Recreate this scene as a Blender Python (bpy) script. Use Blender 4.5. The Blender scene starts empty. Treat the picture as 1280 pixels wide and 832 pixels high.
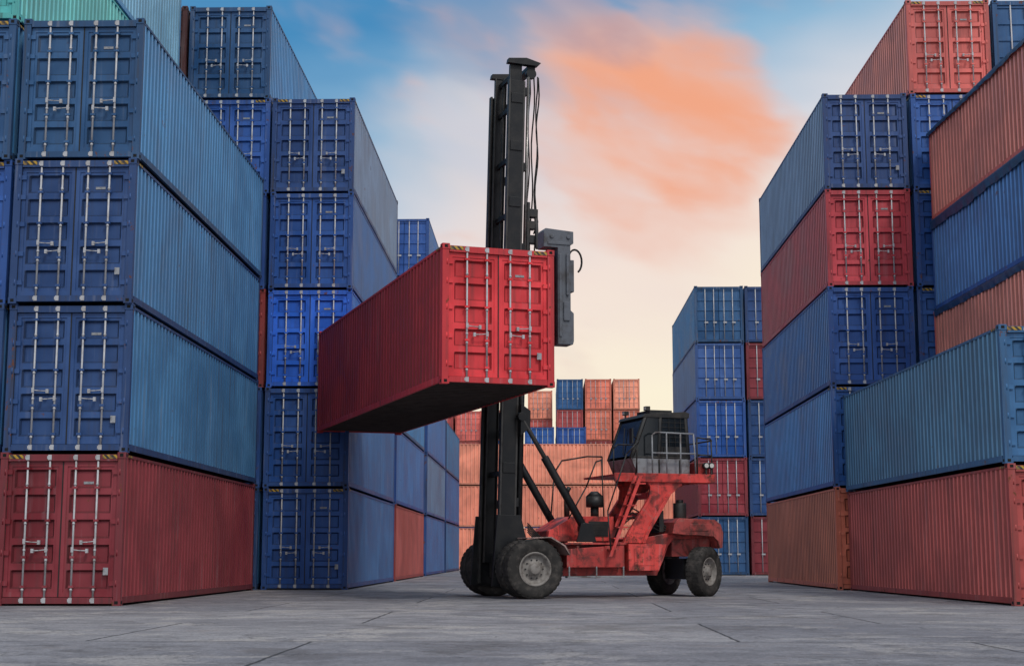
import bpy, math, random
from mathutils import Vector, Matrix
random.seed(7)
S = bpy.context.scene
COL = S.collection
rad = math.radians

def lin(c):
    o = []
    for v in c[:3]:
        v = v/255.0
        o.append(v/12.92 if v <= 0.04045 else ((v+0.055)/1.055)**2.4)
    return (o[0], o[1], o[2], 1.0)

# ------------------------------------------------------------------ nodes
def newmat(name):
    m = bpy.data.materials.new(name); m.use_nodes = True
    nt = m.node_tree
    for n in list(nt.nodes): nt.nodes.remove(n)
    out = nt.nodes.new('ShaderNodeOutputMaterial')
    b = nt.nodes.new('ShaderNodeBsdfPrincipled')
    nt.links.new(b.outputs[0], out.inputs[0])
    return m, nt, b
class N:
    def __init__(s, nt): s.nt = nt
    def L(s, a, b): s.nt.links.new(a, b)
    def put(s, inp, v):
        if isinstance(v, bpy.types.NodeSocket): s.L(v, inp)
        elif v is not None: inp.default_value = v
    def math(s, op, a, b=None, c=None, clamp=False):
        n = s.nt.nodes.new('ShaderNodeMath'); n.operation = op; n.use_clamp = clamp
        s.put(n.inputs[0], a); s.put(n.inputs[1], b); s.put(n.inputs[2], c)
        return n.outputs[0]
    def mix(s, f, a, b, mode='MIX'):
        n = s.nt.nodes.new('ShaderNodeMix'); n.data_type = 'RGBA'; n.blend_type = mode
        s.put(n.inputs[0], f); s.put(n.inputs[6], a); s.put(n.inputs[7], b)
        return n.outputs[2]
    def noise(s, vec, scale, detail=4, rough=0.55, dist=0.0):
        n = s.nt.nodes.new('ShaderNodeTexNoise')
        s.put(n.inputs['Vector'], vec); n.inputs['Scale'].default_value = scale
        n.inputs['Detail'].default_value = detail; n.inputs['Roughness'].default_value = rough
        n.inputs['Distortion'].default_value = dist
        return n.outputs[0]
    def rng(s, v, a, b, c=0.0, d=1.0, smooth=True):
        n = s.nt.nodes.new('ShaderNodeMapRange')
        if smooth: n.interpolation_type = 'SMOOTHSTEP'
        s.put(n.inputs[0], v)
        for i, k in enumerate((a, b, c, d)): n.inputs[i+1].default_value = k
        return n.outputs[0]
    def vmul(s, v, t):
        n = s.nt.nodes.new('ShaderNodeVectorMath'); n.operation = 'MULTIPLY'
        s.put(n.inputs[0], v); n.inputs[1].default_value = t; return n.outputs[0]
    def vadd(s, a, b):
        n = s.nt.nodes.new('ShaderNodeVectorMath'); n.operation = 'ADD'
        s.put(n.inputs[0], a); s.put(n.inputs[1], b); return n.outputs[0]
    def ramp(s, f, pts):
        n = s.nt.nodes.new('ShaderNodeValToRGB'); cr = n.color_ramp
        while len(cr.elements) < len(pts): cr.elements.new(0.5)
        for e, (p, c) in zip(cr.elements, pts): e.position = p; e.color = c
        s.put(n.inputs[0], f); return n.outputs[0]
    def bump(s, h, strength, dist, bs):
        n = s.nt.nodes.new('ShaderNodeBump'); n.inputs['Strength'].default_value = strength
        n.inputs['Distance'].default_value = dist
        s.L(h, n.inputs['Height']); s.L(n.outputs[0], bs.inputs['Normal'])

def paint_material(name, rust=0.5, dirt=0.5, fade=0.5, rough=0.5, tone=1.0, oil=0.0):
    m, nt, b = newmat(name); g = N(nt)
    tc = nt.nodes.new('ShaderNodeTexCoord'); oi = nt.nodes.new('ShaderNodeObjectInfo')
    cmb = nt.nodes.new('ShaderNodeCombineXYZ')
    r = g.math('MULTIPLY', oi.outputs['Random'], 57.0)
    for i in range(3): g.L(r, cmb.inputs[i])
    P = g.vadd(tc.outputs['Object'], cmb.outputs[0])
    base = oi.outputs['Color']
    if tone != 1.0: base = g.mix(1.0, base, (tone, tone, tone, 1), 'MULTIPLY')
    nf = g.noise(P, 0.55, 3, 0.6, 0.4)
    light = g.mix(1.0, base, (1.36, 1.34, 1.31, 1), 'MULTIPLY')
    light = g.mix(0.06, light, (0.55*tone, 0.58*tone, 0.62*tone, 1))
    dark = g.mix(1.0, base, (0.76, 0.78, 0.82, 1), 'MULTIPLY')
    c = g.mix(g.rng(nf, 0.34, 0.68, 0.5-0.5*fade, 0.5+0.5*fade), dark, light)
    ns = g.noise(g.vmul(P, (7.0, 7.0, 0.35)), 1.0, 3, 0.6)
    c = g.mix(g.rng(ns, 0.50, 0.78, 0, 0.8*dirt), c, (0.035, 0.03, 0.028, 1))
    c = g.mix(g.rng(ns, 0.44, 0.26, 0, 0.22*dirt), c, (0.40, 0.41, 0.43, 1))
    nr = g.noise(P, 5.0, 5, 0.7, 0.3)
    rm = g.math('ADD', nr, g.math('MULTIPLY', g.math('SUBTRACT', nf, 0.5), 0.5))
    nrs = g.noise(g.vmul(P, (14.0, 14.0, 1.2)), 1.0, 2, 0.6)
    rm = g.math('ADD', rm, g.math('MULTIPLY', g.math('SUBTRACT', nrs, 0.5), 0.35))
    mask = g.rng(rm, 0.80-0.16*rust, 0.86-0.14*rust, 0, 0.9)
    rustc = g.mix(nrs, (0.075, 0.026, 0.012, 1), (0.17, 0.065, 0.03, 1))
    c = g.mix(mask, c, rustc)
    if oil:
        no = g.noise(P, 2.6, 6, 0.7, 0.5)
        c = g.mix(g.rng(no, 0.45, 0.62, 0, oil), c, (0.030, 0.022, 0.019, 1))
        c = g.mix(g.rng(no, 0.42, 0.32, 0, oil*0.4), c, (0.32, 0.24, 0.20, 1))
    g.L(c, b.inputs['Base Color'])
    ro = g.math('ADD', g.rng(nf, 0.3, 0.7, rough-0.08, rough+0.12), g.math('MULTIPLY', mask, 0.3))
    g.L(ro, b.inputs['Roughness'])
    b.inputs['Specular IOR Level'].default_value = 0.4
    dent = g.math('ADD', nf, g.math('MULTIPLY', nr, 0.12))
    g.bump(dent, 0.35, 0.05, b)
    return m

def plain(name, c, rough=0.6, met=0.0, var=0.3, scale=6.0, dirtc=(0.03, 0.028, 0.025, 1), spec=0.4):
    m, nt, b = newmat(name); g = N(nt)
    tc = nt.nodes.new('ShaderNodeTexCoord'); P = tc.outputs['Object']
    n1 = g.noise(P, scale, 6, 0.65)
    col = g.mix(g.rng(n1, 0.42, 0.72, 0, var), c, dirtc)
    g.L(col, b.inputs['Base Color'])
    g.L(g.rng(n1, 0.3, 0.7, rough-0.07, rough+0.1), b.inputs['Roughness'])
    b.inputs['Metallic'].default_value = met; b.inputs['Specular IOR Level'].default_value = spec
    g.bump(n1, 0.2, 0.02, b)
    return m

PAINT = paint_material('container paint', 0.55, 0.40, 0.8)
MID_SHADE = paint_material('container paint with mid shading', 0.5, 0.5, 0.8, 0.55, 0.88)  # slightly darker copy, paints soft shade into inner flats and door recesses
GROOVE_SHADE = paint_material('container paint with groove shading', 0.4, 0.5, 0.5, 0.6, 0.46)  # much darker copy, paints shade into rib slopes and recess edges
FRAME = paint_material('container frame paint', 0.9, 0.9, 0.4, 0.6)
TRUCKP = paint_material('machine paint', 0.85, 0.8, 0.7, 0.5, 1.0, 0.78)
GALV = plain('galvanised steel', (0.44, 0.45, 0.47, 1), 0.5, 0.15, 0.55, 3.0, (0.14, 0.10, 0.075, 1))
RUBBER = plain('black rubber', (0.014, 0.014, 0.014, 1), 0.8, 0, 0.2)
DARK = plain('dark steel', (0.016, 0.017, 0.018, 1), 0.5, 0.0, 0.4, 4.0, (0.08, 0.065, 0.05, 1))
GREASE = plain('mast steel', (0.008, 0.009, 0.011, 1), 0.42, 0.0, 0.4, 2.5, (0.036, 0.034, 0.032, 1), 0.3)
WORN = plain('worn rail steel', (0.05, 0.048, 0.046, 1), 0.4, 0.3, 0.7, 4.0, (0.012, 0.012, 0.012, 1))
CHROME = plain('greasy piston rod', (0.22, 0.21, 0.20, 1), 0.3, 0.7, 0.7, 3.0, (0.05, 0.045, 0.04, 1))
TYRE = plain('dusty tyre rubber', (0.028, 0.027, 0.026, 1), 0.85, 0, 0.75, 5.0, (0.095, 0.085, 0.078, 1), 0.2)
RIM = plain('wheel rim paint', (0.22, 0.205, 0.19, 1), 0.6, 0, 0.8, 7.0, (0.055, 0.042, 0.033, 1))
GREY = plain('grey machine paint', (0.24, 0.255, 0.275, 1), 0.55, 0, 0.85, 3.5, (0.08, 0.055, 0.045, 1))
SPREAD = plain('spreader paint', (0.095, 0.105, 0.125, 1), 0.5, 0, 0.8, 3.5, (0.035, 0.028, 0.024, 1))
UNDER = plain('underframe steel', (0.055, 0.04, 0.036, 1), 0.75, 0, 0.5, 3.0)
PLATE = plain('weathered sticker', (0.30, 0.31, 0.33, 1), 0.6, 0, 0.6, 12.0)
LAMP = plain('lamp glass', (0.6, 0.59, 0.56, 1), 0.2, 0, 0.1)
HOLE = plain('casting hole', (0.004, 0.004, 0.004, 1), 0.9)
TARP = plain('blue tarpaulin', (0.010, 0.036, 0.095, 1), 0.45, 0, 0.5, 2.5, (0.015, 0.018, 0.028, 1))
m, nt, b = newmat('cab glass'); GLASS = m
b.inputs['Base Color'].default_value = (0.010, 0.013, 0.016, 1); b.inputs['Roughness'].default_value = 0.12
b.inputs['Specular IOR Level'].default_value = 0.45
m, nt, b = newmat('hazard stripes'); HAZ = m; g = N(nt)
tc = nt.nodes.new('ShaderNodeTexCoord'); sp = nt.nodes.new('ShaderNodeSeparateXYZ'); g.L(tc.outputs['Object'], sp.inputs[0])
q = g.math('ADD', g.math('ADD', sp.outputs[0], sp.outputs[1]), sp.outputs[2])
fr = g.math('FRACT', g.math('MULTIPLY', q, 8.0))
hz = g.mix(g.math('GREATER_THAN', fr, 0.5), (0.42, 0.25, 0.02, 1), (0.015, 0.015, 0.015, 1))
hz = g.mix(g.rng(g.noise(tc.outputs['Object'], 9, 4), 0.45, 0.6, 0, 0.8), hz, (0.07, 0.05, 0.04, 1))
g.L(hz, b.inputs['Base Color']); b.inputs['Roughness'].default_value = 0.6

# ------------------------------------------------------------------ mesh builder
class M:
    def __init__(s): s.v = []; s.f = []; s.m = []; s.s = []
    def face(s, idx, m=0, sm=False): s.f.append(idx); s.m.append(m); s.s.append(sm)
    def box(s, x0, x1, y0, y1, z0, z1, m=0):
        k = len(s.v)
        s.v += [(x0,y0,z0),(x1,y0,z0),(x1,y1,z0),(x0,y1,z0),(x0,y0,z1),(x1,y0,z1),(x1,y1,z1),(x0,y1,z1)]
        for q in ((0,3,2,1),(4,5,6,7),(0,1,5,4),(1,2,6,5),(2,3,7,6),(3,0,4,7)):
            s.face([k+i for i in q], m)
    def prism(s, poly, y0, y1, m=0):
        k = len(s.v); n = len(poly)
        for (x, z) in poly: s.v.append((x, y0, z))
        for (x, z) in poly: s.v.append((x, y1, z))
        a = sum(poly[i][0]*poly[(i+1)%n][1]-poly[(i+1)%n][0]*poly[i][1] for i in range(n))
        fr = [k+i for i in range(n)]; bk = [k+n+i for i in range(n)][::-1]
        if a < 0: fr = fr[::-1]; bk = bk[::-1]
        s.face(fr, m); s.face(bk, m)
        for i in range(n):
            j = (i+1) % n
            q = [k+i, k+n+i, k+n+j, k+j]
            if a < 0: q = q[::-1]
            s.face(q, m)
    def cyl(s, p0, p1, r, n=12, m=0, r1=None, caps=True):
        p0 = Vector(p0); p1 = Vector(p1); d = (p1-p0).normalized()
        u = d.orthogonal().normalized(); w = d.cross(u)
        if r1 is None: r1 = r
        k = len(s.v)
        for P, R in ((p0, r), (p1, r1)):
            for i in range(n):
                a = 2*math.pi*i/n
                s.v.append(tuple(P+u*math.cos(a)*R+w*math.sin(a)*R))
        for i in range(n):
            j = (i+1) % n
            s.face([k+i, k+j, k+n+j, k+n+i], m, True)
        if caps:
            s.face([k+i for i in range(n)][::-1], m); s.face([k+n+i for i in range(n)], m)
    def tube(s, pts, r, n=8, m=0):
        for a, b_ in zip(pts[:-1], pts[1:]): s.cyl(a, b_, r, n, m)
    def lathe(s, prof, n=40, m=0, c=(0, 0, 0)):
        k = len(s.v); L = len(prof)
        for i in range(n):
            a = 2*math.pi*i/n
            for (R, y) in prof:
                s.v.append((c[0]+R*math.cos(a), c[1]+y, c[2]+R*math.sin(a)))
        for i in range(n):
            j = (i+1) % n
            for q in range(L-1):
                s.face([k+i*L+q, k+i*L+q+1, k+j*L+q+1, k+j*L+q], m, True)
    def mesh(s, name, mats):
        me = bpy.data.meshes.new(name)
        me.from_pydata(s.v, [], s.f)
        for mt in mats: me.materials.append(mt)
        me.polygons.foreach_set('material_index', s.m)
        me.polygons.foreach_set('use_smooth', s.s)
        me.update()
        return me

def obj(name, me, parent=None, color=None, bevel=0.0):
    o = bpy.data.objects.new(name, me); COL.objects.link(o)
    if parent is not None: o.parent = parent
    if color is not None: o.color = color
    if bevel and me is not None:
        bm_ = o.modifiers.new('edge', 'BEVEL'); bm_.width = bevel; bm_.segments = 2; bm_.limit_method = 'ANGLE'; bm_.angle_limit = rad(40)
    return o

# ------------------------------------------------------------------ container meshes
W, L, H = 2.5, 13.3, 2.93
hw = W/2
def corr_y(x_out, sign, y0, y1, z0, z1, depth=0.055, pitch=0.278):
    mm = M(); prof = []; y = y0
    n = int(round((y1-y0)/pitch)); p = (y1-y0)/n
    for i in range(n):
        b0 = y0+i*p
        prof += [(b0, 0), (b0+p*0.38, 0), (b0+p*0.52, depth), (b0+p*0.86, depth)]
    prof.append((y1, 0))
    for (yy, d) in prof:
        mm.v.append((x_out-sign*d, yy, z0)); mm.v.append((x_out-sign*d, yy, z1))
    for i in range(len(prof)-1):
        q = [2*i, 2*i+2, 2*i+3, 2*i+1]
        if sign < 0: q = q[::-1]
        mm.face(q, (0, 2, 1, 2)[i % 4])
    return mm
def build_frame():
    f = M()
    for sx in (-1, 1):
        for yy in (0, L):
            y0, y1 = (0.0, 0.178) if yy == 0 else (L-0.178, L)
            for z0, z1 in ((0, 0.118), (H-0.118, H)):
                x0, x1 = sorted((sx*hw, sx*(hw-0.162)))
                f.box(x0, x1, y0, y1, z0, z1, 0)
                xc = sx*(hw-0.081); ye = -0.002 if yy == 0 else L+0.002
                f.box(xc-0.035, xc+0.035, min(ye, ye+0.004), max(ye, ye+0.001), z0+0.03, z0+0.09, 1)
                xs = sx*(hw+0.002)
                f.box(min(xs, xs-sx*0.004), max(xs, xs-sx*0.004), (y0+y1)/2-0.045, (y0+y1)/2+0.045, z0+0.03, z0+0.09, 1)
            x0, x1 = sorted((sx*(hw-0.006), sx*(hw-0.15)))
            yy0, yy1 = (0.012, 0.14) if yy == 0 else (L-0.14, L-0.012)
            f.box(x0, x1, yy0, yy1, 0.118, H-0.118, 0)
        x0, x1 = sorted((sx*(hw-0.004), sx*(hw-0.06)))
        f.box(x0, x1, 0.178, L-0.178, 0.045, 0.17, 0)
        f.box(x0, x1, 0.178, L-0.178, H-0.10, H-0.045, 0)
    for y0, y1 in ((0.01, 0.13), (L-0.13, L-0.01)):
        f.box(-hw+0.162, hw-0.162, y0, y1, 0.04, 0.155, 0)
        f.box(-hw+0.162, hw-0.162, y0, y1, H-0.17, H-0.04, 0)
    return f
FR = build_frame().mesh('container_frame', [FRAME, HOLE])
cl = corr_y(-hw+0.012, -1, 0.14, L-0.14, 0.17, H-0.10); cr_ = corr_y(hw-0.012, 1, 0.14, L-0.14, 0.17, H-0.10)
SWL = cl.mesh('side_wall', [PAINT, MID_SHADE, GROOVE_SHADE]); SWR = cr_.mesh('side_wall', [PAINT, MID_SHADE, GROOVE_SHADE])
SWLf = cl.mesh('side_wall', [PAINT, PAINT, MID_SHADE]); SWRf = cr_.mesh('side_wall', [PAINT, PAINT, MID_SHADE])
e = M(); n = 8; x0, x1 = -hw+0.15, hw-0.15; p = (x1-x0)/n; prof = []
for i in range(n):
    b0 = x0+i*p; prof += [(b0, 0), (b0+p*.3, 0), (b0+p*.5, .045), (b0+p*.8, .045)]
prof.append((x1, 0))
for (xx, d) in prof: e.v += [(xx, L-0.03-d, 0.155), (xx, L-0.03-d, H-0.17)]
for i in range(len(prof)-1): e.face([2*i+2, 2*i, 2*i+1, 2*i+3])
EW = e.mesh('end_wall', [PAINT])
rf = M(); n = 44; yy0, yy1 = 0.13, L-0.13; p = (yy1-yy0)/n; prof = []
for i in range(n):
    b0 = yy0+i*p; prof += [(b0, 0), (b0+p*.4, 0), (b0+p*.5, .02), (b0+p*.9, .02)]
prof.append((yy1, 0))
for (yy, d) in prof: rf.v += [(-hw+0.05, yy, H-0.05-d), (hw-0.05, yy, H-0.05-d)]
for i in range(len(prof)-1): rf.face([2*i, 2*i+1, 2*i+3, 2*i+2])
RF = rf.mesh('roof', [PAINT])
u = M(); u.box(-hw+0.06, hw-0.06, 0.13, L-0.13, 0.15, 0.168, 0)
k = 0.35
while k < L-0.3:
    u.box(-hw+0.06, hw-0.06, k, k+0.05, 0.045, 0.15, 0)
    k += 0.305
UF = u.mesh('underframe', [UNDER])
u2 = M(); u2.box(-hw+0.06, hw-0.06, 0.13, L-0.13, 0.15, 0.168, 0); UF2 = u2.mesh('underframe', [UNDER])

ZD0, ZD1 = 0.165, H-0.18
def leaf(sx):
    d = M()
    a, b_ = 0.012, hw-0.158
    X = lambda v0, v1: tuple(sorted((sx*v0, sx*v1)))
    yf, yb = 0.062, 0.11
    for v0, v1 in ((a, a+0.075), (b_-0.075, b_)):
        x0, x1 = X(v0, v1); d.box(x0, x1, yf, yb, ZD0, ZD1, 0)
    x0, x1 = X(a+0.075, b_-0.075)
    d.box(x0, x1, yf, yb, ZD0, ZD0+0.09, 0); d.box(x0, x1, yf, yb, ZD1-0.09, ZD1, 0)
    z0, z1 = ZD0+0.09, ZD1-0.09; nb = 5; ph = (z1-z0)/nb; pr = [(z0, 0.078)]
    for i in range(nb):
        c = z0+i*ph
        pr += [(c+0.06, 0.078), (c+0.10, 0.13), (c+ph-0.10, 0.13), (c+ph-0.06, 0.078)]
    pr.append((z1, 0.078))
    kk = len(d.v)
    xs = [x0, x0+0.05, x0+0.09, x1-0.09, x1-0.05, x1]
    for (z, y) in pr:
        for j, xx in enumerate(xs):
            d.v.append((xx, y if j in (2, 3) else 0.078, z))
    for i in range(len(pr)-1):
        for j in range(5):
            q = kk+i*6+j
            rec = i % 4 == 2 and j == 2
            d.face([q, q+1, q+7, q+6], 3 if rec else (2 if ((i % 4 in (1, 3) and 1 <= j <= 3) or (i % 4 == 2 and j in (1, 3))) else 0))  # recess and its slopes take the paint copies with shade in the colour
    g0, g1 = X(0.0, a); d.box(g0, g1, 0.055, 0.10, ZD0, ZD1, 1)
    g0, g1 = X(b_, b_+0.012); d.box(g0, g1, 0.055, 0.10, ZD0, ZD1, 1)
    for z in (0.42, 1.0, 1.6, 2.15, 2.55):
        h0, h1 = X(b_-0.09, b_+0.06); d.box(h0, h1, 0.03, 0.061, z-0.045, z+0.045, 0)
        d.cyl((sx*(b_+0.05), 0.022, z-0.06), (sx*(b_+0.05), 0.022, z+0.06), 0.018, 8, 0)
    for bx in (0.26, 0.70):
        for z in (0.36, 0.92, 1.62, 2.25, 2.62):
            g0, g1 = X(bx-0.05, bx+0.05); d.box(g0, g1, 0.008, 0.061, z-0.022, z+0.022, 0)
    return d.mesh('door', [PAINT, RUBBER, GROOVE_SHADE, MID_SHADE])
DL, DR = leaf(-1), leaf(1)
def bar(bx):
    d = M(); d.cyl((bx, 0.032, 0.07), (bx, 0.032, H-0.07), 0.020, 10)
    for z0, z1 in ((0.05, 0.15), (H-0.15, H-0.05)):
        d.box(bx-0.035, bx+0.035, -0.004, 0.009, z0, z1)
        d.box(bx-0.055, bx+0.02, 0.001, 0.03, z0+0.02, z1-0.02)
    for z in (0.30, 0.86, 1.05, 1.56, 2.31): d.cyl((bx, 0.032, z-0.02), (bx, 0.032, z+0.02), 0.028, 10)
    return d.mesh('locking_bar', [GALV])
BARS = {x: bar(x) for x in (-0.70, -0.26, 0.26, 0.70)}
def handle(bx, z):
    d = M(); s_ = 1 if bx > 0 else -1
    x1 = bx + s_*0.28 if abs(bx) < 0.5 else bx - s_*0.28
    d.tube([(bx, 0.004, z), ((bx+x1)/2, 0.0, z-0.015), (x1, 0.006, z-0.02)], 0.010, 8)
    xa, xb = sorted((x1-0.02, x1+0.03)); d.box(xa, xb, 0.0, 0.06, z-0.06, z+0.02)
    d.box(bx-0.025, bx+0.025, -0.004, 0.010, z-0.05, z+0.05)
    return d.mesh('door_handle', [GALV])
HANDS = {-0.70: handle(-0.70, 1.22), -0.26: handle(-0.26, 1.06), 0.26: handle(0.26, 1.06), 0.70: handle(0.70, 1.22)}
HZ = []
for sx in (-1, 1):
    hz = M(); x0, x1 = sorted((sx*(hw-0.17), sx*(hw-0.46))); hz.box(x0, x1, 0.004, 0.009, H-0.125, H-0.05); HZ.append(hz.mesh('hazard_marking', [HAZ]))
    hz = M(); x0, x1 = sorted((sx*(hw-0.003), sx*(hw+0.002))); hz.box(x0, x1, 0.20, 0.50, H-0.09, H-0.05); HZ.append(hz.mesh('hazard_marking', [HAZ]))
pl = M(); pl.box(0.87, 0.97, 0.056, 0.0605, 0.58, 0.72)
PL = pl.mesh('data_plate', [PLATE])
pl = M(); pl.box(0.40, 0.60, 0.1175, 0.1285, 2.32, 2.37)
PL2 = pl.mesh('serial_marking', [PLATE])
def far_leaf(sx):
    d = M(); a, b_ = 0.012, hw-0.158
    x0, x1 = sorted((sx*a, sx*b_))
    nb = 5; ph = (ZD1-ZD0)/nb
    d.box(x0, x1, 0.078, 0.11, ZD0, ZD1, 0)
    for i in range(nb+1):
        zc = ZD0+i*ph; d.box(x0, x1, 0.045, 0.0775, max(ZD0, zc-0.07), min(ZD1, zc+0.07), 0)
    for bx in (0.26, 0.70):
        d.cyl((sx*bx, 0.032, 0.07), (sx*bx, 0.032, H-0.07), 0.024, 6, 1)
        d.box(sx*bx-0.04, sx*bx+0.14, 0.0, 0.03, 1.0, 1.08, 1)
    return d.mesh('door', [PAINT, GALV])
FDL, FDR = far_leaf(-1), far_leaf(1)

C = {  # door colour, side colour; sides hold fading plus some light painted in
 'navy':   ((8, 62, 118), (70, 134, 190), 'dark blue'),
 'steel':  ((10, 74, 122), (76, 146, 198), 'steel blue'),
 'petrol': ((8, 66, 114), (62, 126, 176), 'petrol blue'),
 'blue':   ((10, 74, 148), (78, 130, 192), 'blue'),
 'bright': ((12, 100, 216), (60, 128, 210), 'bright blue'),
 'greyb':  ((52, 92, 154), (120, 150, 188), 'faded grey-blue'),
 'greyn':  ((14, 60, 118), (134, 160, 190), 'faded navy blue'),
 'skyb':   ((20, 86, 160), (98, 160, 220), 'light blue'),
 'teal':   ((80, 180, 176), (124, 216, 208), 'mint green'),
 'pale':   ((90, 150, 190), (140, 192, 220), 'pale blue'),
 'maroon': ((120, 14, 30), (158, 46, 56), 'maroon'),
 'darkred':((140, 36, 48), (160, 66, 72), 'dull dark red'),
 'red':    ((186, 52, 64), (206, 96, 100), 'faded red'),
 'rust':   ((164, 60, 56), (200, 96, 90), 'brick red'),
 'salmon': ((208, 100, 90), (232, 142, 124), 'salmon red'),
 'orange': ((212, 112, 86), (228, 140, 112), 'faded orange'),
 'peach':  ((236, 150, 118), (240, 150, 120), 'pale salmon-orange'),  # far stacks only, brightened so distance haze is in the colour
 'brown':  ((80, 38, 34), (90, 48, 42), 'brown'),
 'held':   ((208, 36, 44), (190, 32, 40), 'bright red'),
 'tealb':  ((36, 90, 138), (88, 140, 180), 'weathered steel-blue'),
}
def jit(c, a=0.09):
    k = 1+random.uniform(-a, a)
    return tuple(v*k*(1+random.uniform(-0.03, 0.03)) for v in c[:3])+(1,)
def container(x, y, z, key, rot=0.0, detail=2, zs=1.0, label=None, group='stacked shipping containers', under=False, haz=None):
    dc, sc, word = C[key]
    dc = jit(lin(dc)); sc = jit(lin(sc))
    root = bpy.data.objects.new('shipping_container', None); COL.objects.link(root)
    root.empty_display_size = 0.5
    root.location = (x, y, z); root.rotation_euler = (0, 0, rad(rot)); root.scale = (1, 1, zs)
    root['label'] = label or (word + ' steel shipping container stacked in the container yard')
    root['category'] = 'shipping container'
    if group: root['group'] = group
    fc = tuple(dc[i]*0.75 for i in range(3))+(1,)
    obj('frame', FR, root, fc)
    far_ = abs(rot) > 45
    obj('side_wall', SWLf if far_ else SWL, root, sc); obj('side_wall', SWRf if far_ else SWR, root, sc)
    obj('end_wall', EW, root, sc); obj('roof', RF, root, sc)
    obj('underframe', UF if under else UF2, root)
    if detail >= 2:
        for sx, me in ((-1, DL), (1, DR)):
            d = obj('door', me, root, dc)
            for bx in (0.26, 0.70):
                obj('locking_bar', BARS[sx*bx], d)
                obj('door_handle', HANDS[sx*bx], d)
        if haz or (haz is None and random.random() < 0.5):
            for hm in HZ: obj('hazard_marking', hm, root)
        if random.random() < 0.5: obj('data_plate', PL, root)
        obj('serial_marking', PL2, root)
    elif detail == 1:
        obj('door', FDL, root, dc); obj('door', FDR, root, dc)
    return root
def stack(cx, y, keys, rot=0.0, detail=2, zs=1.0, note=None):
    for i, kx in enumerate(keys):
        dx = random.uniform(-0.03, 0.03); dy = random.uniform(-0.05, 0.05)
        place = 'standing on the concrete' if i == 0 else ('on top of its stack' if i == len(keys)-1 else 'stacked between other containers')
        container(cx+dx, y+dy, i*H*zs+0.002, kx, rot, detail, zs, label='%s steel shipping container %s' % (C[kx][2], place))

stack(-9.52, 29.2, ['maroon', 'navy', 'navy', 'steel'], zs=1.022)
stack(-12.14, 29.2, ['blue', 'navy', 'blue', 'steel', 'teal', 'pale'], zs=1.022)
stack(-6.92, 43.1, ['blue', 'blue', 'bright', 'blue', 'greyn'])
stack(-9.52, 43.1, ['navy', 'blue', 'rust', 'blue', 'blue', 'steel'])
stack(-12.12, 43.1, ['navy', 'rust', 'navy', 'blue', 'blue', 'brown'], detail=1)
stack(-6.92, 57.2, ['rust', 'blue', 'steel', 'blue'], detail=1)
stack(-6.92, 72.0, ['blue', 'greyb', 'blue', 'petrol', 'blue', 'blue'], detail=1)
stack(-6.92, 86.5, ['navy', 'blue', 'petrol'], detail=1)
stack(9.62, 43.0, ['orange', 'skyb', 'blue', 'red', 'greyn'])
stack(12.24, 43.1, ['navy', 'blue', 'blue', 'blue', 'blue', 'salmon'])
stack(14.86, 43.1, ['navy', 'rust', 'blue', 'blue', 'navy', 'steel'], detail=1)
stack(8.98, 75.0, ['petrol', 'darkred', 'blue', 'greyb', 'steel'], detail=1)
stack(11.58, 75.0, ['maroon', 'navy', 'navy', 'maroon', 'navy'], detail=1)
stack(10.35, 29.48, ['rust', 'tealb'], rot=2.0, zs=0.945)
stack(13.05, 29.5, ['rust', 'blue', 'salmon', 'blue', 'salmon'], rot=1.8, zs=0.908)
for cx0, keys in ((-19.9, ['orange', 'blue', 'peach']), (-6.3, ['peach', 'peach', 'peach']), (7.3, ['salmon', 'peach', 'peach'])):
    for i, kx in enumerate(keys):
        container(cx0+L, 105.5+random.uniform(-.05, .05), i*H+0.002, kx, 90, 1, label='%s shipping container stacked broadside across the aisle' % C[kx][2])
far = [(-12.6, 140, ['rust']*4), (-9.9, 140, ['orange', 'blue', 'salmon', 'blue', 'rust']), (-7.2, 141, ['rust', 'blue', 'orange', 'salmon', 'salmon']),
       (-4.5, 140, ['blue', 'rust', 'blue', 'blue', 'orange']), (-0.4, 150, ['blue', 'salmon', 'blue', 'blue', 'salmon', 'peach']),
       (2.45, 140, ['rust', 'blue', 'salmon', 'blue', 'rust', 'steel']), (5.15, 140, ['orange', 'blue', 'orange', 'rust', 'orange', 'orange']),
       (7.85, 140, ['blue', 'orange', 'blue', 'blue', 'orange', 'peach']), (10.6, 141, ['blue', 'orange', 'rust', 'blue']),
       (-0.40, 125, ['rust', 'blue', 'salmon', 'skyb']), (2.30, 125, ['blue', 'rust', 'blue', 'blue'])]
for cx, yy, ks in far: stack(cx, yy, ks, detail=1)
TH = 19.8
container(-0.94, 30.85, 4.50, 'held', TH, 2, 1.012, label='bright red shipping container lifted high by the container handler', group=None, under=True, haz=True)

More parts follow.
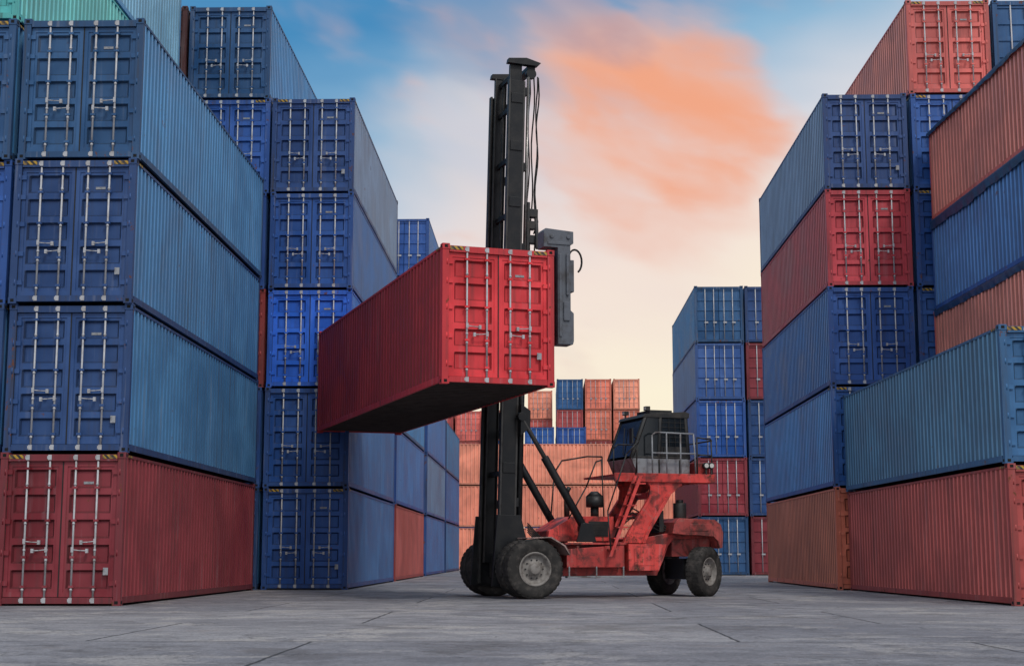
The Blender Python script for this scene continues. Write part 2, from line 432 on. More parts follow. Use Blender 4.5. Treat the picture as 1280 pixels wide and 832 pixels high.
# tarpaulins hanging over container edges on the near right stack
def tarp(z, drop, seed):
    rs = random.Random(seed); t = M(); n = 260; rows = 6
    ph = [rs.uniform(0, 6.3) for _ in range(6)]
    for i in range(n+1):
        y = 0.05+i*(L-0.1)/n
        dr = drop*(1+0.09*math.sin(y*0.8+ph[0])+0.06*math.sin(y*2.1+ph[1])+0.04*math.sin(y*5.3+ph[2]))
        for j in range(rows+1):
            f = j/rows
            fold = 0.014*f*math.sin(y*6.1+ph[3]+f*1.4)+0.012*math.sin(y*13+ph[4]+f*3)*f
            if j == 0: t.v.append((-hw+0.25, y, z+0.02))
            else: t.v.append((-hw-0.03-0.012*math.sin(f*2.5)-fold, y, z+0.015-dr*(f-1/rows)))
    for i in range(n):
        for j in range(rows):
            a = i*(rows+1)+j; t.face([a, a+rows+1, a+rows+2, a+1], 0, True)
    o = obj('tarpaulin', t.mesh('tarpaulin', [TARP]))
    o.location = (13.05, 29.5, 0); o.rotation_euler = (0, 0, rad(1.8))
    o['label'] = 'crumpled dark blue tarpaulin draped over a container edge'; o['category'] = 'tarpaulin'; o['group'] = 'tarpaulins on the container stack'
HS = H*0.908
tarp(HS*5, 0.16, 1); tarp(HS*4, 0.34, 2); tarp(HS*3, 0.24, 3)

# ------------------------------------------------------------------ container handler
root = bpy.data.objects.new('container_handler', None); COL.objects.link(root)
root.location = (-0.84, 35.65, 0); root.rotation_euler = (0, 0, rad(TH))
root['label'] = 'red mast-type container handler with raised cab lifting a red container'
root['category'] = 'forklift'
RED = lin((206, 58, 50)); RED2 = lin((178, 52, 46))

def wheel(x, y, r, w, steer=0.0, out=-1):
    t = M(); h = w/2; ri = r*0.56
    t.lathe([(ri, -h*0.75), (ri+0.03, -h*0.88), (r*0.80, -h), (r*0.93, -h*0.97), (r*0.985, -h*0.8), (r, -h*0.5), (r, h*0.5), (r*0.985, h*0.8), (r*0.93, h*0.97), (r*0.80, h), (ri+0.03, h*0.88), (ri, h*0.75)][::-1], 56)
    nl = 34
    for i in range(nl):
        for sd in (-1, 1):
            a = 2*math.pi*(i+(0.5 if sd > 0 else 0))/nl; da = math.pi/nl*0.62
            k = len(t.v)
            for (aa, yy, rr) in ((a-da, sd*h*0.1, r*0.99), (a+da, sd*h*0.1, r*0.99), (a+da, sd*h*0.93, r*0.965), (a-da, sd*h*0.93, r*0.965)):
                t.v.append((rr*math.cos(aa), yy, rr*math.sin(aa)))
            for (aa, yy, rr) in ((a-da, sd*h*0.1, r*1.012), (a+da, sd*h*0.1, r*1.012), (a+da, sd*h*0.86, r*1.0), (a-da, sd*h*0.86, r*1.0)):
                t.v.append((rr*math.cos(aa), yy, rr*math.sin(aa)))
            for q in ((4,5,6,7),(0,1,5,4),(1,2,6,5),(2,3,7,6),(3,0,4,7)): t.face([k+j for j in q])
    wo = bpy.data.objects.new('wheel', None); COL.objects.link(wo); wo.parent = root
    wo.location = (x, y, r*1.0); wo.rotation_euler = (0, 0, rad(steer)+(math.pi if out > 0 else 0))
    obj('tyre', t.mesh('tyre', [TYRE]), wo)
    d = M()
    d.lathe([(ri*1.03, -h*0.86), (ri*0.98, -h*0.9), (ri*0.9, -h*0.80), (ri*0.86, -h*0.45), (ri*0.62, -h*0.38), (ri*0.5, -h*0.5), (ri*0.36, -h*0.52), (ri*0.34, -h*0.85), (ri*0.26, -h*0.92), (0.001, -h*0.92)], 36)
    d.lathe([(0.001, h*0.3), (ri*0.9, h*0.35), (ri*1.03, h*0.86)], 36)
    for i in range(10):
        a = 2*math.pi*i/10; c = (ri*0.56*math.cos(a), ri*0.56*math.sin(a))
        d.cyl((c[0], -h*0.36, c[1]), (c[0], -h*0.56, c[1]), 0.018, 6, 1)
    obj('rim', d.mesh('rim', [RIM, DARK]), wo)
for (x, y, o_) in ((0, -1.68, -1), (0, -1.17, -1), (0, 1.17, 1), (0, 1.68, 1)): wheel(x, y, 0.67, 0.46, 0, o_)
wheel(4.62, -1.0, 0.59, 0.38, 34, -1); wheel(4.50, 1.05, 0.59, 0.38, 34, 1)

# chassis
c = M()
for s_ in (-1, 1):
    y0, y1 = sorted((s_*0.86, s_*0.76))
    c.prism([(-0.25, 0.62), (0.9, 0.50), (3.45, 0.50), (3.62, 0.85), (3.75, 1.20), (3.9, 1.36), (5.0, 1.40), (5.0, 1.50), (3.7, 1.50), (2.6, 1.30), (0.9, 1.16), (-0.25, 1.2)], y0, y1)
for xx in (-0.1, 0.9, 2.0, 3.2): c.box(xx, xx+0.18, -0.759, 0.759, 0.62, 1.05)
obj('chassis', c.mesh('chassis', [TRUCKP]), root, RED2, 0.012)
for s_ in (-1, 1):
    y0, y1 = sorted((s_*1.24, s_*0.863))
    c = M()
    c.prism([(1.0, 0.70), (2.45, 0.70), (2.45, 1.22), (1.0, 1.12)], y0, y1)
    c.box(0.95, 2.50, y0-0.02 if s_ < 0 else y0, y1 if s_ < 0 else y1+0.02, 1.225, 1.27)
    for xx in (1.25, 1.95):
        c.box(xx, xx+0.05, y0-0.014 if s_ < 0 else y1+0.001, y0-0.001 if s_ < 0 else y1+0.014, 0.72, 1.20)
    obj('fuel_tank', c.mesh('fuel_tank', [TRUCKP]), root, RED2, 0.01)
    c = M()
    c.prism([(2.56, 0.62), (3.34, 0.62), (3.54, 1.24), (2.56, 1.24)], y0, y1)
    c.box(2.70, 3.20, (y0-0.012) if s_ < 0 else (y1+0.001), (y0-0.001) if s_ < 0 else (y1+0.012), 0.74, 1.14)
    obj('tool_box', c.mesh('tool_box', [TRUCKP]), root, RED, 0.012)
    c = M(); y0, y1 = sorted((s_*1.18, s_*1.34)); c.box(0.98, 2.45, y0, y1, 0.46, 0.495)
    for xx in (1.02, 1.70, 2.38): c.box(xx, xx+0.035, y0+0.03, y1-0.11, 0.496, 0.72)
    obj('step', c.mesh('step', [GREY]), root, None, 0.004)
c = M()
c.cyl((0, -1.6, 0.67), (0, 1.6, 0.67), 0.17, 16); c.box(-0.28, 0.28, -0.7, 0.7, 0.45, 1.0)
obj('axle', c.mesh('axle', [DARK]), root, None, 0.01)
c = M()
c.cyl((4.55, -0.9, 0.59), (4.55, 0.9, 0.59), 0.12, 14); c.box(4.3, 4.75, -0.55, 0.55, 0.40, 0.9)
obj('axle', c.mesh('axle', [DARK]), root, None, 0.01)
for s_ in (-1, 1):
    c = M(); y0, y1 = sorted((s_*0.90, s_*1.60))
    c.prism([(-0.10, 1.38), (0.50, 1.40), (0.84, 1.20), (0.96, 1.0), (0.935, 0.98), (0.81, 1.18), (0.48, 1.37), (-0.10, 1.35)], y0, y1)
    obj('fender', c.mesh('fender', [TRUCKP]), root, lin((160, 132, 126)), 0.004)
# engine hood
c = M()
c.prism([(0.75, 1.30), (2.45, 1.32), (2.45, 1.90), (1.45, 1.90), (1.25, 1.80), (0.8, 1.55)], -0.60, 0.60)
c.box(1.70, 1.73, -0.612, -0.601, 1.36, 1.86); c.box(1.0, 1.03, -0.612, -0.601, 1.34, 1.55)
obj('engine_hood', c.mesh('engine_hood', [TRUCKP]), root, RED, 0.01)
c = M(); c.box(1.80, 2.3, -0.617, -0.601, 1.42, 1.78)
for i in range(5): c.box(1.83, 2.27, -0.628, -0.618, 1.46+i*0.06, 1.485+i*0.06)
obj('grille', c.mesh('grille', [DARK]), root)
c = M()
c.cyl((2.02, -0.45, 1.901), (2.02, -0.45, 2.12), 0.10, 16); c.cyl((2.02, -0.45, 2.12), (2.02, -0.45, 2.38), 0.21, 20); c.cyl((2.02, -0.45, 2.38), (2.02, -0.45, 2.50), 0.21, 20, r1=0.08)
obj('air_filter', c.mesh('air_filter', [DARK]), root)
c = M(); c.cyl((1.55, 0.2, 1.901), (1.55, 0.2, 2.5), 0.07, 12); c.cyl((1.55, 0.2, 2.5), (1.62, 0.2, 2.62), 0.055, 12)
obj('exhaust_pipe', c.mesh('exhaust_pipe', [DARK]), root)
for i in range(5):
    w = M(); z0 = 1.02+0.05*i
    w.tube([(0.15, -0.90, z0+0.5), (0.55, -0.90, z0+0.1), (0.9, -0.93-0.02*i, z0-0.05), (1.0, -0.9, z0)], 0.016, 6)
    obj('hydraulic_hose', w.mesh('hydraulic_hose', [RUBBER]), root)
for i in range(3):
    w = M(); w.tube([(2.4, -0.66-0.05*i, 1.35), (2.55, -0.7-0.05*i, 1.9-0.12*i), (2.9, -0.70, 2.1-0.1*i), (3.6, -0.72, 1.75-0.1*i), (3.9, -0.7, 1.6)], 0.018, 6)
    obj('hydraulic_hose', w.mesh('hydraulic_hose', [RUBBER]), root)
# counterweight over the rear wheels
c = M()
c.prism([(3.74, 1.50), (3.80, 1.76), (3.92, 1.86), (4.86, 1.83), (5.02, 1.72), (5.08, 1.52), (5.06, 1.16), (4.98, 1.14), (4.94, 1.32), (4.82, 1.43), (4.36, 1.46), (4.10, 1.46)], -1.16, 1.16)
c.box(3.90, 4.92, -0.74, 0.74, 0.95, 1.45)
c.box(4.2, 4.7, -1.175, -1.161, 1.56, 1.72)
obj('counterweight', c.mesh('counterweight', [TRUCKP]), root, lin((166, 64, 58)), 0.02)
# cab support
for s_ in (-1, 1):
    c = M(); y0, y1 = sorted((s_*0.98, s_*0.90))
    c.prism([(2.52, 1.262), (3.10, 1.262), (3.20, 1.50), (3.78, 2.42), (4.10, 2.66), (4.10, 2.79), (3.16, 2.79), (3.26, 2.60), (3.22, 2.36), (2.66, 1.52)], y0, y1)
    y2, y3 = sorted((s_*1.02, s_*0.981)); c.prism([(3.02, 1.262), (3.10, 1.262), (3.20, 1.50), (3.78, 2.42), (3.70, 2.45), (3.12, 1.54)], y2, y3)
    c.prism([(2.52, 1.262), (2.60, 1.262), (2.74, 1.52), (3.30, 2.36), (3.22, 2.36), (2.66, 1.52)], y2, y3)
    obj('cab_support', c.mesh('cab_support', [TRUCKP]), root, RED, 0.008)
c = M()
c.box(2.30, 4.92, -1.0, 0.98, 2.853, 2.90); c.box(2.30, 4.92, -1.04, -1.001, 2.72, 2.93); c.box(4.921, 4.95, -1.04, 0.98, 2.74, 2.93); c.box(3.1, 4.9, -0.85, -0.75, 2.70, 2.852); c.box(3.1, 4.9, 0.75, 0.85, 2.70, 2.852)
c.box(3.05, 3.2, -0.89, 0.89, 1.85, 2.0); c.box(3.45, 3.6, -0.89, 0.89, 2.35, 2.5)
obj('platform', c.mesh('platform', [TRUCKP]), root, RED, 0.006)
c = M()
for yy in (-1.42, -1.08):
    c.prism([(1.98, 0.95), (2.06, 0.95), (2.86, 2.85), (2.78, 2.85)], yy-0.015, yy+0.015)
for i in range(7):
    f = i/6.6; c.box(2.0+0.78*f, 2.24+0.78*f, -1.404, -1.096, 1.10+1.70*f, 1.13+1.70*f)
obj('ladder', c.mesh('ladder', [TRUCKP]), root, RED)
# cab
cab = M()
cy0, cy1 = -0.80, 0.70
cab.prism([(3.0, 2.935), (4.38, 2.935), (4.40, 3.30), (2.84, 3.30)], cy0, cy1, 1)
cab.box(3.55, 3.60, cy0-0.012, cy0-0.001, 2.95, 3.28, 0); cab.box(4.1, 4.14, cy0-0.012, cy0-0.001, 2.95, 3.28, 0)
def post(p, q, y, t=0.05, m=0): cab.cyl((p[0], y, p[1]), (q[0], y, q[1]), t, 6, m)
for yy in (cy0+0.04, cy1-0.04):
    post((2.86, 3.30), (3.26, 4.36), yy, .06); post((3.58, 3.30), (3.64, 4.40), yy, 0.06); post((4.37, 3.30), (4.30, 4.40), yy, .06)
    cab.cyl((2.88, yy, 3.32), (4.38, yy, 3.32), 0.05, 6)
cab.prism([(3.14, 4.30), (3.20, 4.38), (4.30, 4.46), (4.40, 4.42), (4.38, 4.30)], cy0-0.02, cy1+0.02, 0)
cab.box(3.5, 4.1, cy0+0.35, cy1-0.35, 4.43, 4.52, 0)
cab.box(3.62, 4.30, cy1-0.10, cy1-0.05, 3.3, 4.30, 0)
cabo = obj('cab', cab.mesh('cab', [DARK, GREY]), root, None, 0.008)
w = M(); w.prism([(2.93, 3.36), (3.53, 3.36), (3.59, 4.30), (3.29, 4.30)], cy0+0.015, cy0+0.03)
obj('side_window', w.mesh('side_window', [GLASS]), cabo)
w = M(); w.prism([(3.64, 3.60), (4.30, 3.60), (4.26, 4.29), (3.69, 4.29)], cy0+0.015, cy0+0.03)
obj('side_window', w.mesh('side_window', [GLASS]), cabo)
w = M()
for i in range(5): w.box(3.66, 4.30, cy0-0.004, cy0+0.008, 3.70+i*0.12, 3.712+i*0.12)
for xx in (3.84, 4.0, 4.15): w.box(xx, xx+0.012, cy0-0.012, cy0-0.005, 3.60, 4.29)
obj('window_guard', w.mesh('window_guard', [DARK]), cabo)
w = M(); w.prism([(3.62, 3.37), (4.33, 3.37), (4.32, 3.598), (3.63, 3.598)], cy0+0.01, cy0+0.035); w.box(3.70, 3.74, cy0-0.03, cy0+0.009, 3.45, 3.58)
obj('cab_door', w.mesh('cab_door', [DARK]), cabo)
w = M(); w.prism([(2.93, 3.36), (4.30, 3.36), (4.26, 4.30), (3.29, 4.30)], cy1-0.03, cy1-0.015)
obj('side_window', w.mesh('side_window', [GLASS]), cabo)
w = M(); w.prism([(2.845, 3.36), (2.86, 3.36), (3.235, 4.32), (3.22, 4.32)], cy0+0.1, cy1-0.1)
obj('windscreen', w.mesh('windscreen', [GLASS]), cabo)
w = M(); w.prism([(4.355, 3.36), (4.37, 3.36), (4.32, 4.30), (4.305, 4.30)], cy0+0.1, cy1-0.1)
obj('rear_window', w.mesh('rear_window', [GLASS]), cabo)
w = M(); w.cyl((2.84, -0.3, 3.40), (3.08, 0.15, 4.1), 0.012, 6); obj('wiper', w.mesh('wiper', [RUBBER]), cabo)
for (xx, yy, zz) in ((3.3, -0.72, 4.52), (3.3, 0.62, 4.52)):
    w = M(); w.box(xx-0.05, xx+0.06, yy-0.08, yy+0.08, zz-0.05, zz+0.05, 0); w.box(xx-0.056, xx-0.051, yy-0.065, yy+0.065, zz-0.035, zz+0.035, 1)
    w.cyl((xx, yy, zz-0.13), (xx, yy, zz-0.05), 0.02, 6, 0)
    obj('work_light', w.mesh('work_light', [DARK, LAMP]), root)
for (xx, zz) in ((4.72, 3.14), (4.86, 3.14)):
    w = M(); w.cyl((xx, -1.06, zz), (xx, -0.96, zz), 0.075, 16, 0); w.cyl((xx, -1.07, zz), (xx, -1.061, zz), 0.055, 16, 1)
    w.box(xx-0.02, xx+0.02, -1.04, -1.0, zz-0.22, zz-0.07, 0)
    obj('work_light', w.mesh('work_light', [DARK, LAMP]), root)
def rail(pts, nm='handrail', r=0.02, mat=DARK):
    w = M(); w.tube(pts, r, 8); obj(nm, w.mesh(nm, [mat]), root)
rail([(4.50, -1.0, 2.9), (4.50, -1.0, 3.82), (4.88, -1.0, 3.78), (4.90, -1.0, 2.9)])
rail([(4.90, -1.0, 3.75), (4.90, 0.9, 3.75), (4.90, 0.9, 2.9)])
rail([(4.50, -1.0, 3.40), (4.90, -1.0, 3.38)])
rail([(3.30, -1.02, 2.9), (3.30, -1.02, 3.85), (3.40, -1.02, 3.92), (4.40, -1.02, 3.90), (4.45, -1.02, 2.9)], mat=GREY, r=0.02)
rail([(3.68, -1.02, 2.9), (3.68, -1.02, 3.91)], mat=GREY); rail([(4.05, -1.02, 2.9), (4.05, -1.02, 3.90)], mat=GREY)
rail([(3.30, -1.02, 3.42), (4.45, -1.02, 3.42)], mat=GREY)
rail([(1.30, 0.72, 1.6), (1.42, 0.72, 3.0), (1.62, 0.72, 3.3), (2.3, 0.72, 3.42), (2.7, 0.72, 3.42), (2.7, .72, 2.9)])
rail([(2.02, -1.45, 1.1), (1.95, -1.45, 2.0), (2.45, -1.45, 3.35), (2.75, -1.45, 3.65), (2.85, -1.2, 3.65), (2.85, -1.05, 2.9)], r=0.018)
rail([(2.3, -1.0, 2.9), (2.3, -1.0, 3.5), (2.4, -1.0, 3.6), (2.9, -1.0, 3.6), (2.9, -1.0, 2.9)], r=0.018)
rail([(1.30, -0.55, 1.82), (1.75, -0.6, 2.6), (2.0, -0.6, 3.2), (2.15, -0.6, 3.25), (2.2, -0.59, 1.90)], r=0.018)
w = M(); w.box(4.5, 4.86, -0.93, -0.55, 2.903, 3.22); obj('battery_box', w.mesh('battery_box', [TRUCKP]), root, RED2, 0.02)
w = M(); w.cyl((2.9, -1.0, 3.75), (2.70, -1.15, 3.85), 0.015, 6); w.box(2.66, 2.70, -1.28, -1.12, 3.62, 3.98); obj('mirror', w.mesh('mirror', [DARK]), root)
w = M(); w.cyl((4.22, -0.55, 1.84), (4.22, -0.55, 2.24), 0.16, 16); w.cyl((4.22, -0.55, 2.24), (4.22, -0.55, 2.32), 0.09, 12)
obj('hydraulic_tank', w.mesh('hydraulic_tank', [WORN]), root, None, 0.01)
w = M(); w.box(3.58, 3.70, -0.75, 0.6, 1.53, 2.05)
obj('radiator', w.mesh('radiator', [DARK]), root, None, 0.01)
# tilt cylinders
for yy in (-0.95, 0.95):
    w = M(); w.cyl((-0.02, yy, 4.20), (0.60, yy, 3.20), 0.055, 12, 1); w.cyl((0.56, yy, 3.26), (1.55, yy, 1.62), 0.095, 16, 0)
    w.cyl((1.55, yy-0.1, 1.6), (1.55, yy+0.1, 1.6), 0.14, 14, 0); w.cyl((-0.02, yy-0.09, 4.20), (-0.02, yy+0.09, 4.20), 0.10, 12, 0)
    w.prism([(1.3, 1.285), (1.8, 1.285), (1.68, 1.72), (1.42, 1.72)], yy-0.16, yy-0.11, 0)
    obj('tilt_cylinder', w.mesh('tilt_cylinder', [GREASE, WORN]), root, None, 0.006)
# mast
w = M()
XL, XR = -0.56, -0.14
for s_ in (-1, 1):
    yc = s_*0.76
    y0, y1 = sorted((yc, yc+s_*0.05)); w.box(XL+0.05, XR-0.05, y0, y1, 0.30, 12.45)
    y0, y1 = sorted((yc-s_*0.10, yc+s_*0.05))
    w.box(XL, XL+0.05, y0, y1, 0.30, 12.45, 1); w.box(XR-0.05, XR, y0, y1, 0.30, 12.45, 1)  # lighter flanges: rail wear, with mast highlights put into the colour
    for z in (3.0, 8.0, 9.4, 10.8, 12.0): w.box(XL+0.06, XR-0.06, min(yc+s_*0.051, yc+s_*0.075), max(yc+s_*0.051, yc+s_*0.075), z-0.12, z+0.12)
    w.prism([(-0.72, 0.25), (0.2, 0.25), (0.2, 1.0), (-0.05, 1.9), (-0.62, 1.9)], yc+s_*0.052 if s_ > 0 else yc-0.12, yc+0.12 if s_ > 0 else yc-0.052)
    w.prism([(XR+.001, 3.75), (0.10, 3.95), (0.10, 4.35), (XR+.001, 4.5)], min(s_*0.82, s_*1.0), max(s_*0.82, s_*1.0))
for z in (0.6, 2.2, 3.9, 8.3, 10.3, 12.2):
    w.box(XR+0.002, XR+0.06, -0.80, 0.80, z-0.10, z+0.10)
mast = obj('mast', w.mesh('mast', [GREASE, WORN]), root, None, 0.006)
mast.rotation_euler = (0, rad(1.35), 0)
w = M()
for s_ in (-1, 1):
    yc = s_*0.60
    y0, y1 = sorted((yc, yc+s_*0.04)); w.box(-0.46, -0.21, y0, y1, 0.8, 12.9)
    y0, y1 = sorted((yc-s_*0.07, yc+s_*0.04))
    w.box(-0.488, -0.461, y0, y1, 0.8, 12.9, 1); w.box(-0.209, -0.182, y0, y1, 0.8, 12.9)
for z in (2.9, 7.9, 9.2, 10.6, 11.9, 12.7): w.box(-0.38, -0.30, -0.595, 0.595, z-0.06, z+0.06)
for y0, y1 in ((-0.74, -0.58), (0.58, 0.74)):
    w.prism([(-0.58, 12.902), (0.20, 12.902), (0.28, 12.99), (-0.1, 13.08), (-0.56, 13.02)], y0, y1)
w.box(-0.05, 0.16, -0.64, 0.64, 12.80, 12.90)
for yy in (-0.6, 0.6): w.cyl((0.06, yy-0.06, 12.72), (0.06, yy+0.06, 12.72), 0.13, 16)
inm = obj('inner_mast', w.mesh('inner_mast', [GREASE, WORN]), mast, None, 0.005)
for yy in (-0.70, 0.70):
    w = M(); w.cyl((-0.03, yy*0.98, 0.5), (-0.03, yy*0.98, 7.4), 0.075, 14); w.cyl((-0.03, yy*0.98, 7.4), (-0.03, yy*0.98, 12.6), 0.04, 12, 1)
    obj('lift_cylinder', w.mesh('lift_cylinder', [GREASE, CHROME]), mast)
    w = M(); w.box(-0.36, -0.32, yy*0.45-0.04, yy*0.45+0.04, 7.2, 12.85); obj('lift_chain', w.mesh('lift_chain', [DARK]), mast)
for q, (dx, yy, zb) in enumerate(((0.16, -0.55, 7.3), (0.22, -0.66, 8.0), (0.10, 0.60, 7.3), (0.26, -0.6, 9.0), (0.13, -0.35, 7.3))):
    w = M(); pts = [(dx, yy, 12.65)]; nn = 16
    for i in range(1, nn): pts.append((dx+0.03*math.sin(i*0.9+q*2), yy, 12.65-i*(12.65-zb)/nn))
    pts += [(dx+0.06, yy, zb), (dx-0.04, yy, zb-0.3)]
    w.tube(pts, 0.018, 6); obj('hydraulic_hose', w.mesh('hydraulic_hose', [RUBBER]), mast)
w = M()
w.box(-0.0, 0.07, -0.74, -0.44, 7.0, 9.45)
for i, z in enumerate((7.6, 8.0, 8.45, 8.8, 9.1)):
    w.box(0.05, 0.24+0.05*(i % 3), -0.70, -0.50, z, z+0.2)
w.cyl((0.26, -0.78, 8.3), (0.26, -0.62, 9.2), 0.05, 8)
obj('valve_block', w.mesh('valve_block', [DARK]), mast, None, 0.01)
# spreader with end arms
w = M()
w.box(-0.43, -0.20, -4.05, -0.90, 6.95, 7.38); w.box(-0.43, -0.20, 0.90, 8.5, 6.95, 7.38); w.box(-0.43, -0.405, -0.89, 0.89, 5.6, 7.38)
sp_ = obj('spreader', w.mesh('spreader', [SPREAD]), root, None, 0.006)
for ya, yb, s_ in ((-4.46, -4.06, -1), (8.5, 8.9, 1)):
    w = M()
    w.prism([(-0.38, 5.44), (-0.04, 5.44), (-0.02, 5.52), (-0.02, 6.12), (-0.09, 6.18), (-0.09, 7.60), (-0.02, 7.65), (-0.02, 7.91), (-0.66, 7.95), (-0.70, 7.89), (-0.70, 7.54), (-0.38, 7.54)], ya, yb)
    w.box(-0.36, -0.30, ya-0.03, ya-0.002, 5.6, 7.4); w.box(-0.089, 0.02, ya+0.08, yb-0.08, 6.6, 7.3); w.box(-0.26, -0.12, ya-0.04, ya-0.002, 5.95, 6.35)
    w.box(-0.62, -0.10, ya-0.02, ya-0.002, 7.60, 7.66); w.cyl((-0.52, ya-0.03, 7.78), (-0.52, ya-0.001, 7.78), 0.045, 12)
    w.cyl((-0.14, ya-0.03, 7.78), (-0.14, ya-0.001, 7.78), 0.045, 12); w.box(-0.20, -0.14, ya-0.05, ya-0.002, 6.5, 7.4)
    obj('spreader_arm', w.mesh('spreader_arm', [SPREAD]), sp_, None, 0.008)
w = M(); pts = []
for i in range(15):
    a = math.pi*(1.15-1.5*i/14); pts.append((0.03+0.16*math.cos(a)+0.06, -4.25, 7.3+0.26*math.sin(a)))
w.tube(pts, 0.022, 6); obj('hydraulic_hose', w.mesh('hydraulic_hose', [RUBBER]), sp_)

# ------------------------------------------------------------------ ground
gm = M(); gm.v = [(-700, -300, 0), (700, -300, 0), (700, 1500, 0), (-700, 1500, 0)]; gm.face([0, 1, 2, 3])
m, nt, b = newmat('worn concrete'); g = N(nt)
tc = nt.nodes.new('ShaderNodeTexCoord'); P = tc.outputs['Object']
n1 = g.noise(P, 0.16, 4, 0.6, 0.3); n2 = g.noise(P, 1.3, 7, 0.75, 0.2); n3 = g.noise(P, 20.0, 4, 0.8)
n4 = g.noise(g.vadd(P, (31, 7, 0)), 0.5, 7, 0.72, 0.3); n5 = g.noise(g.vadd(P, (11, 47, 0)), 0.33, 7, 0.7, 0.3)
col = g.mix(g.rng(n1, 0.35, 0.65), (0.205, 0.203, 0.222, 1), (0.315, 0.310, 0.325, 1))
col = g.mix(g.rng(n2, 0.44, 0.62, 0, 0.6), col, (0.13, 0.13, 0.145, 1))
col = g.mix(g.rng(n4, 0.52, 0.60, 0, 0.6), col, (0.44, 0.415, 0.395, 1))
col = g.mix(g.rng(n5, 0.55, 0.62, 0, 0.6), col, (0.115, 0.105, 0.105, 1))
col = g.mix(g.rng(g.math('ADD', n4, g.math('MULTIPLY', n2, 0.5)), 0.66, 0.56, 0, 0.35), col, (0.20, 0.155, 0.125, 1))
col = g.mix(g.rng(n3, 0.42, 0.65, 0, 0.7), col, (0.12, 0.12, 0.128, 1))
col = g.mix(g.rng(n3, 0.42, 0.3, 0, 0.5), col, (0.50, 0.49, 0.48, 1))
br = nt.nodes.new('ShaderNodeTexBrick'); br.offset = 0.35
wob = g.vadd(g.vadd(P, g.vmul(n2, (0.12, 0.12, 0.0))), (2.6, 1.1, 0))
g.L(wob, br.inputs['Vector']); br.inputs['Scale'].default_value = 1.0
br.inputs['Mortar Size'].default_value = 0.03; br.inputs['Mortar Smooth'].default_value = 0.9
br.inputs['Brick Width'].default_value = 7.5; br.inputs['Row Height'].default_value = 4.6
br.inputs['Color1'].default_value = (0.84, 0.84, 0.86, 1); br.inputs['Color2'].default_value = (1.10, 1.08, 1.05, 1)
col = g.mix(1.0, col, br.outputs['Color'], 'MULTIPLY')
jm = g.math('MULTIPLY', br.outputs['Fac'], g.rng(n2, 0.35, 0.6, 0.05, 0.45))
col = g.mix(jm, col, (0.09, 0.09, 0.095, 1))
vo = nt.nodes.new('ShaderNodeTexVoronoi'); vo.feature = 'DISTANCE_TO_EDGE'
nv = nt.nodes.new('ShaderNodeTexNoise'); nv.inputs['Scale'].default_value = 1.6; nv.inputs['Detail'].default_value = 6; nv.inputs['Roughness'].default_value = 0.7; g.L(P, nv.inputs['Vector'])
g.L(g.vadd(P, g.vmul(nv.outputs['Color'], (2.2, 2.2, 0))), vo.inputs['Vector']); vo.inputs['Scale'].default_value = 0.7
ck = g.rng(vo.outputs['Distance'], 0.0, 0.012, 1.0, 0.0)
ck = g.math('MULTIPLY', ck, g.rng(n4, 0.40, 0.55))
col = g.mix(g.math('MULTIPLY', ck, 0.55), col, (0.08, 0.08, 0.085, 1))
g.L(col, b.inputs['Base Color'])
g.L(g.rng(n2, 0.3, 0.7, 0.55, 0.85), b.inputs['Roughness']); b.inputs['Specular IOR Level'].default_value = 0.35
hgt = g.math('ADD', g.math('MULTIPLY', n2, 0.7), g.math('MULTIPLY', n3, 0.45))
hgt = g.math('SUBTRACT', hgt, g.math('MULTIPLY', g.math('ADD', br.outputs['Fac'], ck), 0.25))
g.bump(hgt, 1.0, 0.05, b)
go = obj('ground', gm.mesh('ground', [m])); go['kind'] = 'structure'

# ------------------------------------------------------------------ world
SUN_EL, SUN_AZ = 50.0, 150.0   # azimuth measured clockwise from +Y
wd = bpy.data.worlds.new('World'); S.world = wd; wd.use_nodes = True
nt = wd.node_tree; g = N(nt)
bg = nt.nodes['Background']
tc = nt.nodes.new('ShaderNodeTexCoord'); D = tc.outputs['Generated']
sx = nt.nodes.new('ShaderNodeSeparateXYZ'); g.L(D, sx.inputs[0]); X, Y, Z = sx.outputs
key = g.math('ADD', g.math('SUBTRACT', Z, g.math('MULTIPLY', X, 0.26)), g.math('MULTIPLY', g.math('SUBTRACT', g.noise(g.vmul(D, (2.2, 2.2, 7)), 1.6, 3, 0.5, 0.3), 0.5), 0.10))
front = g.ramp(key, [(0.0, lin((254, 240, 210))), (0.10, lin((255, 243, 216))), (0.18, lin((250, 233, 218))), (0.245, lin((214, 217, 225))), (0.305, lin((142, 184, 214))), (0.37, lin((70, 140, 190))), (0.55, lin((92, 148, 194))), (1.0, lin((225, 232, 242)))])
back = g.ramp(Z, [(0.0, lin((222, 224, 230))), (0.3, lin((226, 231, 240))), (1.0, lin((232, 238, 248)))])
back = g.mix(1.0, back, (1.10, 1.10, 1.10, 1), 'MULTIPLY')
c = g.mix(g.rng(Y, -0.1, 0.6), back, front)
def blob(x0, z0, rx, rz, tilt=0.0):
    dx = g.math('SUBTRACT', X, x0); dz = g.math('SUBTRACT', Z, z0)
    dz2 = g.math('ADD', dz, g.math('MULTIPLY', dx, tilt))
    a = g.math('POWER', g.math('DIVIDE', dx, rx), 2.0); a2 = g.math('POWER', g.math('DIVIDE', dz2, rz), 2.0)
    return g.math('MULTIPLY', g.rng(g.math('ADD', a, a2), 0.0, 1.0, 1.0, 0.0), g.rng(Y, 0.0, 0.2))
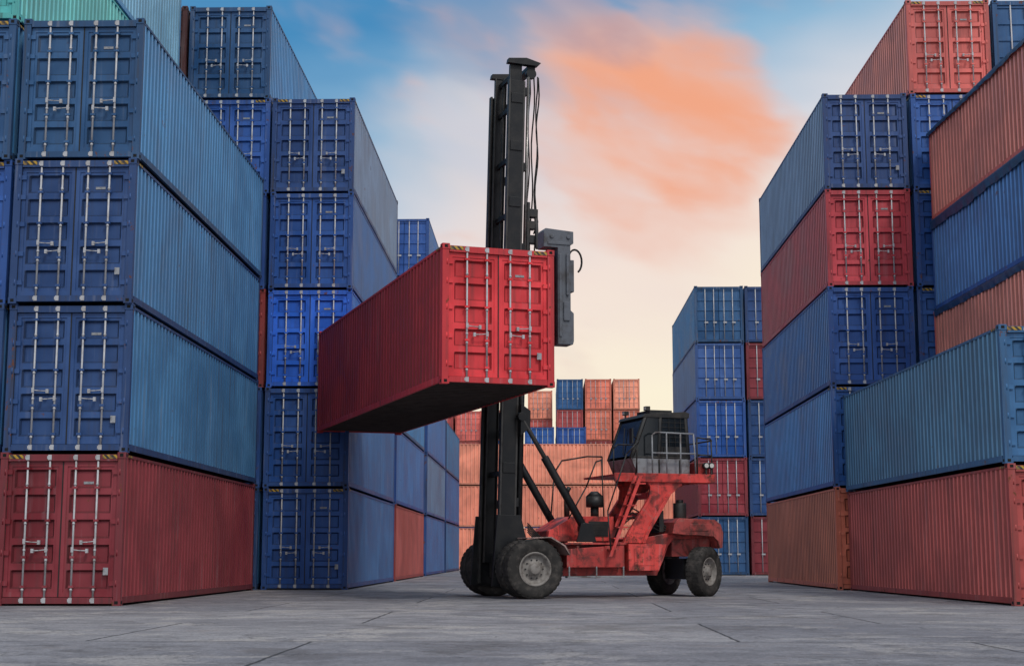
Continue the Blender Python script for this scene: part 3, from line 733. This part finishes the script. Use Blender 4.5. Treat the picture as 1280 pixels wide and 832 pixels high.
def clouds(fx, fz, shear, off, detail=4, rough=0.5, dist=0.3):
    shr = nt.nodes.new('ShaderNodeCombineXYZ')
    g.L(g.math('MULTIPLY', X, fx), shr.inputs[0])
    g.L(g.math('MULTIPLY', g.math('ADD', Z, g.math('MULTIPLY', X, shear)), fz), shr.inputs[1])
    shr.inputs[2].default_value = off
    return g.math('SUBTRACT', g.noise(shr.outputs[0], 1.0, detail, rough, dist), 0.5)
c1 = clouds(11, 26, 0.22, 1.3, 3, 0.45); c2 = clouds(9, 20, 0.2, 4.7, 3, 0.42); c3 = clouds(20, 44, 0.3, 8.1, 3, 0.45, 0.3)
c = g.mix(g.rng(g.math('ADD', g.math('MULTIPLY', blob(0.03, 0.24, 0.18, 0.13, 0.2), 0.6), c2), 0.05, 0.7, 0, 0.6), c, lin((242, 222, 214)))
c = g.mix(g.rng(g.math('ADD', g.math('MULTIPLY', blob(0.005, 0.33, 0.13, 0.06, 0.25), 0.65), g.math('MULTIPLY', c1, 1.1)), 0.1, 0.7, 0, 0.8), c, lin((138, 158, 188)))
c = g.mix(g.rng(g.math('ADD', g.math('MULTIPLY', blob(-0.03, 0.275, 0.08, 0.05, 0.2), 0.5), g.math('MULTIPLY', c3, 1.0)), 0.1, 0.7, 0, 0.6), c, lin((206, 208, 220)))
pk = g.math('ADD', g.math('ADD', g.math('MULTIPLY', blob(0.065, 0.285, 0.12, 0.12, 0.2), 0.8), g.math('MULTIPLY', c1, 1.3)), g.math('MULTIPLY', c3, 0.5))
c = g.mix(g.rng(pk, 0.1, 1.0, 0, 0.85), c, lin((242, 192, 172)))
pk2 = g.math('ADD', g.math('ADD', g.math('MULTIPLY', blob(0.085, 0.30, 0.10, 0.085, 0.3), 0.75), g.math('MULTIPLY', c2, 1.4)), g.math('MULTIPLY', c3, 0.9))
c = g.mix(g.rng(pk2, 0.15, 1.0, 0, 0.9), c, lin((247, 166, 126)))
c = g.mix(g.rng(g.math('ADD', g.math('MULTIPLY', blob(0.03, 0.345, 0.06, 0.03, 0.3), 0.6), c3), 0.2, 0.7, 0, 0.5), c, lin((150, 152, 176)))
sky = nt.nodes.new('ShaderNodeTexSky'); sky.sky_type = 'NISHITA'; sky.sun_disc = False
sky.sun_elevation = rad(SUN_EL); sky.sun_rotation = rad(SUN_AZ)
nsky = g.mix(1.0, sky.outputs[0], (0.10, 0.10, 0.10, 1), 'MULTIPLY')
c = g.mix(0.05, c, nsky)
g.L(c, bg.inputs['Color']); bg.inputs['Strength'].default_value = 1.0

sl = bpy.data.lights.new('sun', 'SUN'); sl.energy = 1.5; sl.angle = rad(11); sl.color = (1.0, 0.95, 0.88)
so = bpy.data.objects.new('sun', sl); COL.objects.link(so)
az = rad(SUN_AZ); el = rad(SUN_EL)
dv = Vector((math.sin(az)*math.cos(el), math.cos(az)*math.cos(el), math.sin(el)))
so.rotation_euler = (-dv).to_track_quat('-Z', 'Y').to_euler()

cam = bpy.data.cameras.new('camera'); cam.lens = 52.03; cam.sensor_width = 36; cam.clip_end = 3000
co = bpy.data.objects.new('camera', cam); COL.objects.link(co)
co.location = (0, 0, 0.97); co.rotation_euler = (rad(90+8.546), 0, rad(1.24))
S.camera = co
S.view_settings.view_transform = 'Standard'; S.view_settings.look = 'None'; S.view_settings.exposure = 0
